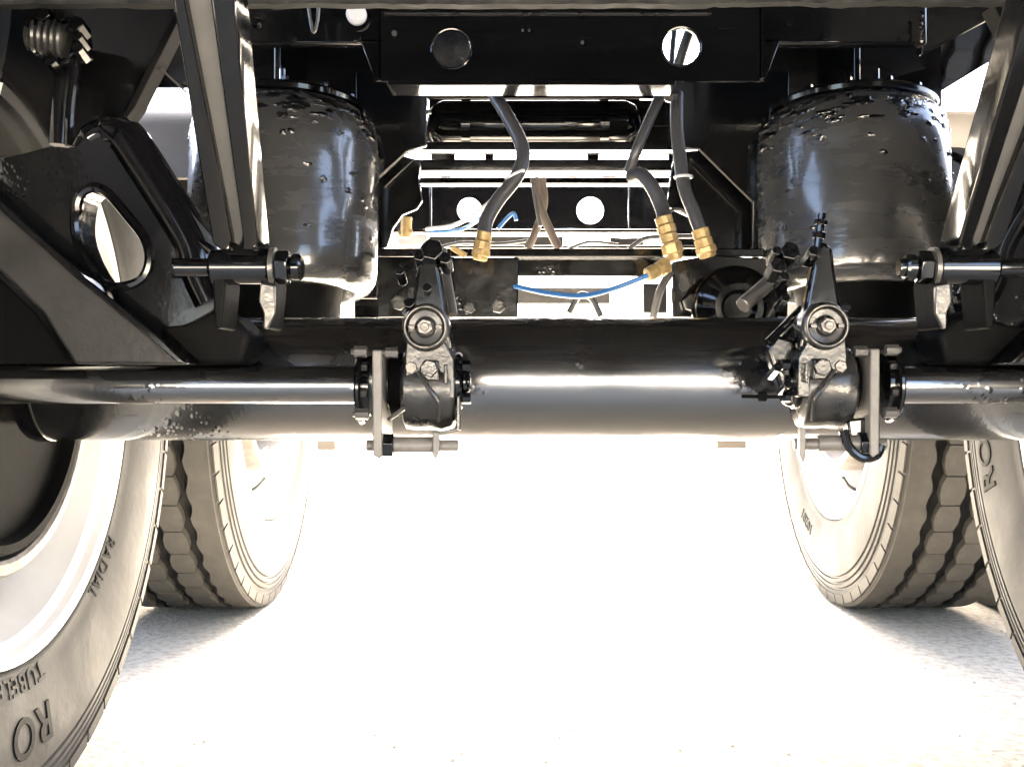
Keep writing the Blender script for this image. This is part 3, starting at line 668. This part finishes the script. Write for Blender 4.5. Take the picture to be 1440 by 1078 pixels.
# ---- slack adjusters, camshaft tubes and brackets in front of the axle
YA = 1.02
def slack(hu, s, dv):
    """hu = photo column of the head, s=+1: bracket on the left, s=-1: mirrored"""
    def q_(du, v, Y=YA): return P(hu + s * du, v + dv, Y)
    c = q_(0, 460, 0.985); R = 0.0225
    m = MB(); m.lathe([(0.045, R * 0.96), (0.008, R), (0.003, R * 0.97), (0.0, R * 0.9), (0.0, R * 0.80), (0.004, R * 0.74), (0.005, R * 0.42), (0.002, R * 0.38), (0.0, R * 0.33), (0.004, R * 0.2), (0.004, 0)], c, (0, 1, 0), 48)
    # body barrel, axis along X
    cb = q_(7, 545, 1.03)
    w_ = 0.0255
    m.lathe([(-w_, 0), (-w_, 0.034), (-w_ + 0.003, 0.0395), (-0.008, 0.041), (0.0, 0.040), (0.012, 0.0415), (w_ - 0.003, 0.0385), (w_, 0.034), (w_, 0)], cb, (1, 0, 0), 56)
    m.prism([q_(-26, 478, 0.992), q_(26, 478, 0.992), q_(40, 505, 0.992), q_(41, 560, 0.992), q_(-27, 560, 0.992), q_(-28, 500, 0.992)], (0, 0.05, 0))
    body = m.build('slack_adjuster', M['cast'], T, bevel=0.002, smooth=40)
    x = MB(); x.tube([c + Vector((R * 0.84 * math.cos(t), -0.001, R * 0.84 * math.sin(t))) for t in [k * PI / 18 for k in range(36)]], 0.0011, 6, close=True); x.build('worm_cap_rim', M['steel'], body)
    x = MB(); x.lathe([(0, 0), (0, 0.0075), (0.006, 0.0085), (0.006, 0)], c + Vector((0, -0.006, 0)), (0, 1, 0), 6); x.cyl(c + Vector((0, -0.009, 0)), c, 0.004, 12); x.build('adjuster_bolt', M['steel'], body, bevel=0.0006)
    for dx in (-1, 1):
        x = MB(); x.box(c + Vector((dx * 0.0095, -0.003, -0.002)), c + Vector((dx * 0.0155, 0.003, 0.002))); x.build('cap_rib', M['steel'], body, bevel=0.0005)
    # pawl housing on the front
    x = MB(); x.prism([q_(-2, 506, 0.984), q_(18, 506, 0.984), q_(20, 536, 0.984), q_(2, 536, 0.984), q_(-10, 522, 0.984)], (0, 0.02, 0)); x.build('pawl_housing', M['cast'], body, bevel=0.002)
    x = MB(); x.hexn(q_(5, 518, 0.978), (0, 1, 0), 0.0085, 0.008); x.build('pawl_cap', M['cast'], body, bevel=0.001)
    x = MB(); x.prism([q_(26, 512, 0.985), q_(31, 512, 0.985), q_(31, 540, 0.985), q_(26, 540, 0.985)], (0, 0.02, 0)); x.build('housing_rib', M['cast'], body, bevel=0.001)
    x = MB(); x.tube(smooth_path([q_(-10, 522, 0.986), q_(4, 545, 0.982), q_(18, 566, 0.985), q_(20, 592, 1.0)], 5), 0.0022, 8); x.build('casting_seam', M['cast'], body)
    x = MB(); x.hexn(q_(-20, 517, 0.99), (0, 1, 0), 0.006, 0.01); x.build('grease_plug', M['steel'], body, bevel=0.0006)
    # hub end and nut towards the middle
    x = MB(); x.cyl(q_(42, 536, 1.03), q_(53, 536, 1.03), 0.028, 32, bev=0.002); x.cyl(q_(53, 536, 1.03), q_(60, 536, 1.03), 0.020, 24, bev=0.002); x.cyl(q_(59, 536, 1.03), q_(64, 536, 1.03), 0.011, 16, bev=0.001); x.build('camshaft_end', M['paint'], body)
    for vv in (515, 560):
        x = MB(); x.hexn(q_(52, vv, 1.01), (s, 0, 0), 0.0055, 0.008); x.build('bolt', M['rough_paint'], body)
    # lug up to the pushrod
    x = MB(); x.prism([q_(-26, 480, 1.0), q_(-32, 455, 1.0), q_(-20, 428, 1.0), q_(-12, 380, 1.0), q_(-9, 352, 1.0), q_(4, 340, 1.0), q_(17, 352, 1.0), q_(21, 380, 1.0), q_(32, 440, 1.0), q_(41, 490, 1.0), q_(30, 500, 1.0)], (0, 0.016, 0)); x.build('adjuster_arm', M['paint'], body, bevel=0.004)
    return body, q_

# left assembly
body, q_ = slack(598, 1, 0)
def assembly(hu, s, dv, q_, body):
    # dark spacer ring, collar, plate, flange with bolts
    x = MB(); x.cyl(q_(-47, 540, 1.05), q_(-28, 540, 1.05), 0.031, 32, bev=0.001); x.build('seal_ring', M['drum'], body)
    x = MB(); x.cyl(q_(-62, 538, 1.05), q_(-46, 538, 1.05), 0.0245, 32, bev=0.002); x.build('tube_collar', M['cast'], body)
    x = MB(); x.prism([q_(-75, 492, 0.995), q_(-61, 492, 0.995), q_(-61, 640, 0.995), q_(-64, 646, 0.995), q_(-74, 640, 0.995)], (0, 0.085, 0)); x.build('camshaft_bracket', M['bracket'], body, bevel=0.0015)
    x = MB(); x.cyl(q_(-93, 542, 1.05), q_(-84, 542, 1.05), 0.038, 28, bev=0.002); x.cyl(q_(-84, 542, 1.05), q_(-75, 542, 1.05), 0.030, 24); x.build('bracket_flange', M['rough_paint'], body)
    for k in range(7):
        a = PI * 0.5 + 2 * PI * k / 7; rr = 0.029
        cc = Vector((0, -abs(math.cos(a)) * rr, math.sin(a) * rr))
        x = MB(); x.hexn(q_(-76, 542, 1.05) + cc, (-s, 0, 0), 0.0052, 0.009); x.build('flange_bolt', M['steel'], body, bevel=0.0006)
    for vv, dx in ((494, -100), (582, -98), (496, -56)):
        x = MB(); x.hexn(q_(dx, vv, 1.0), (s, 0, 0), 0.0055, 0.012); x.cyl(q_(dx - 4, vv, 1.0), q_(dx + 14, vv, 1.0), 0.0028, 8); x.build('bracket_bolt', M['steel'], body, bevel=0.0006)
    # anchor pin below
    x = MB(); x.cyl(q_(-83, 626, 1.01), q_(47, 626, 1.01), 0.0055, 14, bev=0.001); an = x.build('anchor_pin', M['bracket'], T)
    x = MB(); x.cyl(q_(-45, 625, 1.01), q_(14, 625, 1.01), 0.0078, 16, bev=0.001); x.build('pin_sleeve', M['bracket'], an)
    x = MB(); x.hexn(q_(-60, 627, 1.01), (s, 0, 0), 0.0125, 0.011); x.build('nut', M['rough_paint'], an, bevel=0.001)
    return an
an = assembly(598, 1, 0, q_, body)
x = MB(); x.prism([q_(10, 607, 1.0), q_(20, 607, 1.0), q_(20, 634, 1.0), q_(15, 646, 1.0), q_(10, 640, 1.0)], (0, 0.02, 0)); x.build('anchor_tab', M['bracket'], an, bevel=0.001)
x = MB(); x.prism([q_(44, 556, 1.0), q_(49, 556, 1.0), q_(49, 606, 1.0), q_(16, 612, 1.0), q_(16, 608, 1.0), q_(43, 602, 1.0)], (0, 0.02, 0)); x.build('anchor_strap', M['cast'], an, bevel=0.001)
x = MB(); x.tube([q_(-52, 590, 0.99), q_(-30, 574, 0.985)], 0.0022, 8); x.build('split_pin', M['steel'], an)
x = MB(); x.cyl(P(622, 352, 1.06), P(637, 442, 1.02), 0.0045, 14); x.build('pushrod', M['steel'], body)
for (u, v, r) in ((607, 350, 0.014), (590, 358, 0.008), (626, 362, 0.008), (562, 380, 0.006), (575, 425, 0.007), (600, 404, 0.006)):
    x = MB(); x.hexn(P(u, v, 0.99), (0, 1, -0.28), r * 0.8, 0.03); x.build('clevis_bolt', M['rough_paint'], body, bevel=0.001)
# right assembly
body, q_ = slack(1163, -1, -2)
an = assembly(1163, -1, -2, q_, body)
x = MB(); x.tube([P(1043, 557, 1.0), P(1104, 558, 1.0)], 0.0018, 8); x.cyl(P(1066, 557, 1.0), P(1078, 557, 1.0), 0.0048, 10, bev=0.001); x.build('grease_line', M['drum'], body)
x = MB(); x.prism([P(u, v, 0.99) for u, v in [(1126, 600), (1134, 602), (1133, 640), (1130, 652), (1125, 640)]], (0, 0.012, 0)); x.build('anchor_tab', M['bracket'], an, bevel=0.001)
x = MB(); x.tube(smooth_path([P(u, v, 1.0) for u, v in [(1186, 605), (1194, 628), (1212, 643), (1232, 640), (1240, 625)]], 6), 0.0045, 10); x.build('anchor_hook', M['paint'], an)
x = MB(); x.prism([P(u, v, 1.01) for u, v in [(1192, 590), (1238, 585), (1238, 636), (1214, 636), (1196, 622)]], (0, 0.012, 0)); x.build('anchor_gusset', M['paint'], an, bevel=0.002)
x = MB(); x.cyl(P(1044, 430, 1.03), P(1094, 386, 1.06), 0.0075, 18, bev=0.001); x.build('pushrod', M['steel'], body)
x = MB(); x.cyl(P(1082, 485, 1.03), P(1132, 436, 1.03), 0.007, 14, bev=0.001); x.build('clevis_leg', M['paint'], body)
x = MB(); x.cyl(P(1112, 492, 1.03), P(1140, 458, 1.03), 0.005, 14, bev=0.001); x.build('clevis_leg', M['paint'], body)
x = MB(); x.prism([P(u, v, 1.02) for u, v in [(1078, 490), (1092, 470), (1120, 478), (1128, 520), (1128, 575), (1104, 570), (1092, 530)]], (0, 0.02, 0)); x.build('clevis_yoke', M['rough_paint'], body, bevel=0.004)
for (u, v, r) in ((1112, 352, 0.012), (1093, 352, 0.006), (1145, 352, 0.007), (1095, 372, 0.010), (1104, 388, 0.006), (1094, 516, 0.006), (1108, 540, 0.0055), (1105, 418, 0.006), (1190, 432, 0.006)):
    x = MB(); x.hexn(P(u, v, 0.99), (0, 1, -0.28), r * 0.8, 0.03); x.build('clevis_bolt', M['rough_paint'], body, bevel=0.001)
x = MB(); x.cyl(P(1148, 360, 1.0), P(1156, 300, 1.0), 0.0038, 10); x.hexn(P(1151, 335, 1.0), (0.1, 0, 1), 0.006, 0.006); x.hexn(P(1154, 316, 1.0), (0.1, 0, 1), 0.006, 0.005); x.build('clevis_stud', M['rough_paint'], body)
# camshaft tubes running out to each wheel
for (ua, ub, s) in ((-200, 507, -1), (1262, 1700, 1)):
    q = MB(); q.cyl(P(ua, 541, 1.06), P(ub, 541, 1.06), 0.0188, 40, bev=0.001); q.build('camshaft_tube', M['axle'], T, smooth=30)
# small feet of the far axle showing below the tube
for (u0, u1, v0, v1) in ((446, 472, 600, 633), (1008, 1050, 600, 631)):
    a, b = P(u0, v0, 2.25), P(u1, v1, 2.25); q = MB(); q.box((a.x, 2.25, a.z), (b.x, 2.29, b.z)); q.build('far_bracket_foot', M['fender'], T, bevel=0.002)

plate('inner_wheel_panel', [(190, 40), (330, 40), (330, 122), (190, 122)], 1.3, 0.01); plate('inner_wheel_panel', [(-120, 20), (30, 20), (30, 200), (-120, 200)], 1.14, 0.01)
# ---- mudguards over the far wheels
for s in (-1, 1):
    q = MB(); n = 30; vs = []; fs = []
    for k in range(n + 1):
        a0 = 38 if s < 0 else 66; a = math.radians(a0 + k * (150 - a0) / n)
        for r in (0.575, 0.580):
            yy = Y2 - math.cos(a) * r; zz = WZ + math.sin(a) * r; inset = 0.05 * max(0, 1 - k / 3.0) ** 2
            vs += [(s * (0.60 + inset), yy, zz), (s * (1.25 - inset), yy, zz)]
    for k in range(n):
        b = k * 4; c = b + 4
        fs += [(b, b + 1, c + 1, c), (b + 2, c + 2, c + 3, b + 3), (b, c, c + 2, b + 2), (b + 1, b + 3, c + 3, c + 1)]
    fs += [(0, 2, 3, 1), (n * 4, n * 4 + 1, n * 4 + 3, n * 4 + 2)]
    q.add(vs, fs); q.build('mudguard', M['fender'], T, smooth=40)
q = MB(); q.prism([P(1288, 76, 1.60), P(1395, 20, 1.426), P(1404, 80, 1.617), P(1322, 130, 1.82)], (0, 0, 0.008)); q.build('glossy_floor_plate', M['mirror'], T, bevel=0.001)
for s in (-1, 1):
    q = MB(); q.box((s * 0.64, 0.30, 0.18), (s * 1.24, 0.308, 1.40)); q.build('unseen_highlight_blocker', M['hose'], T)  # added out of view to cut off the highlight reflected in the axle
plate('hole_backing', [(590, 30), (680, 30), (680, 108), (590, 108)], 1.44, 0.01, 'backing', cm)
print('ok')

print('objects', len(bpy.data.objects), 'tris', sum(len(p.vertices) - 2 for o in bpy.data.objects if o.type == 'MESH' for p in o.data.polygons))
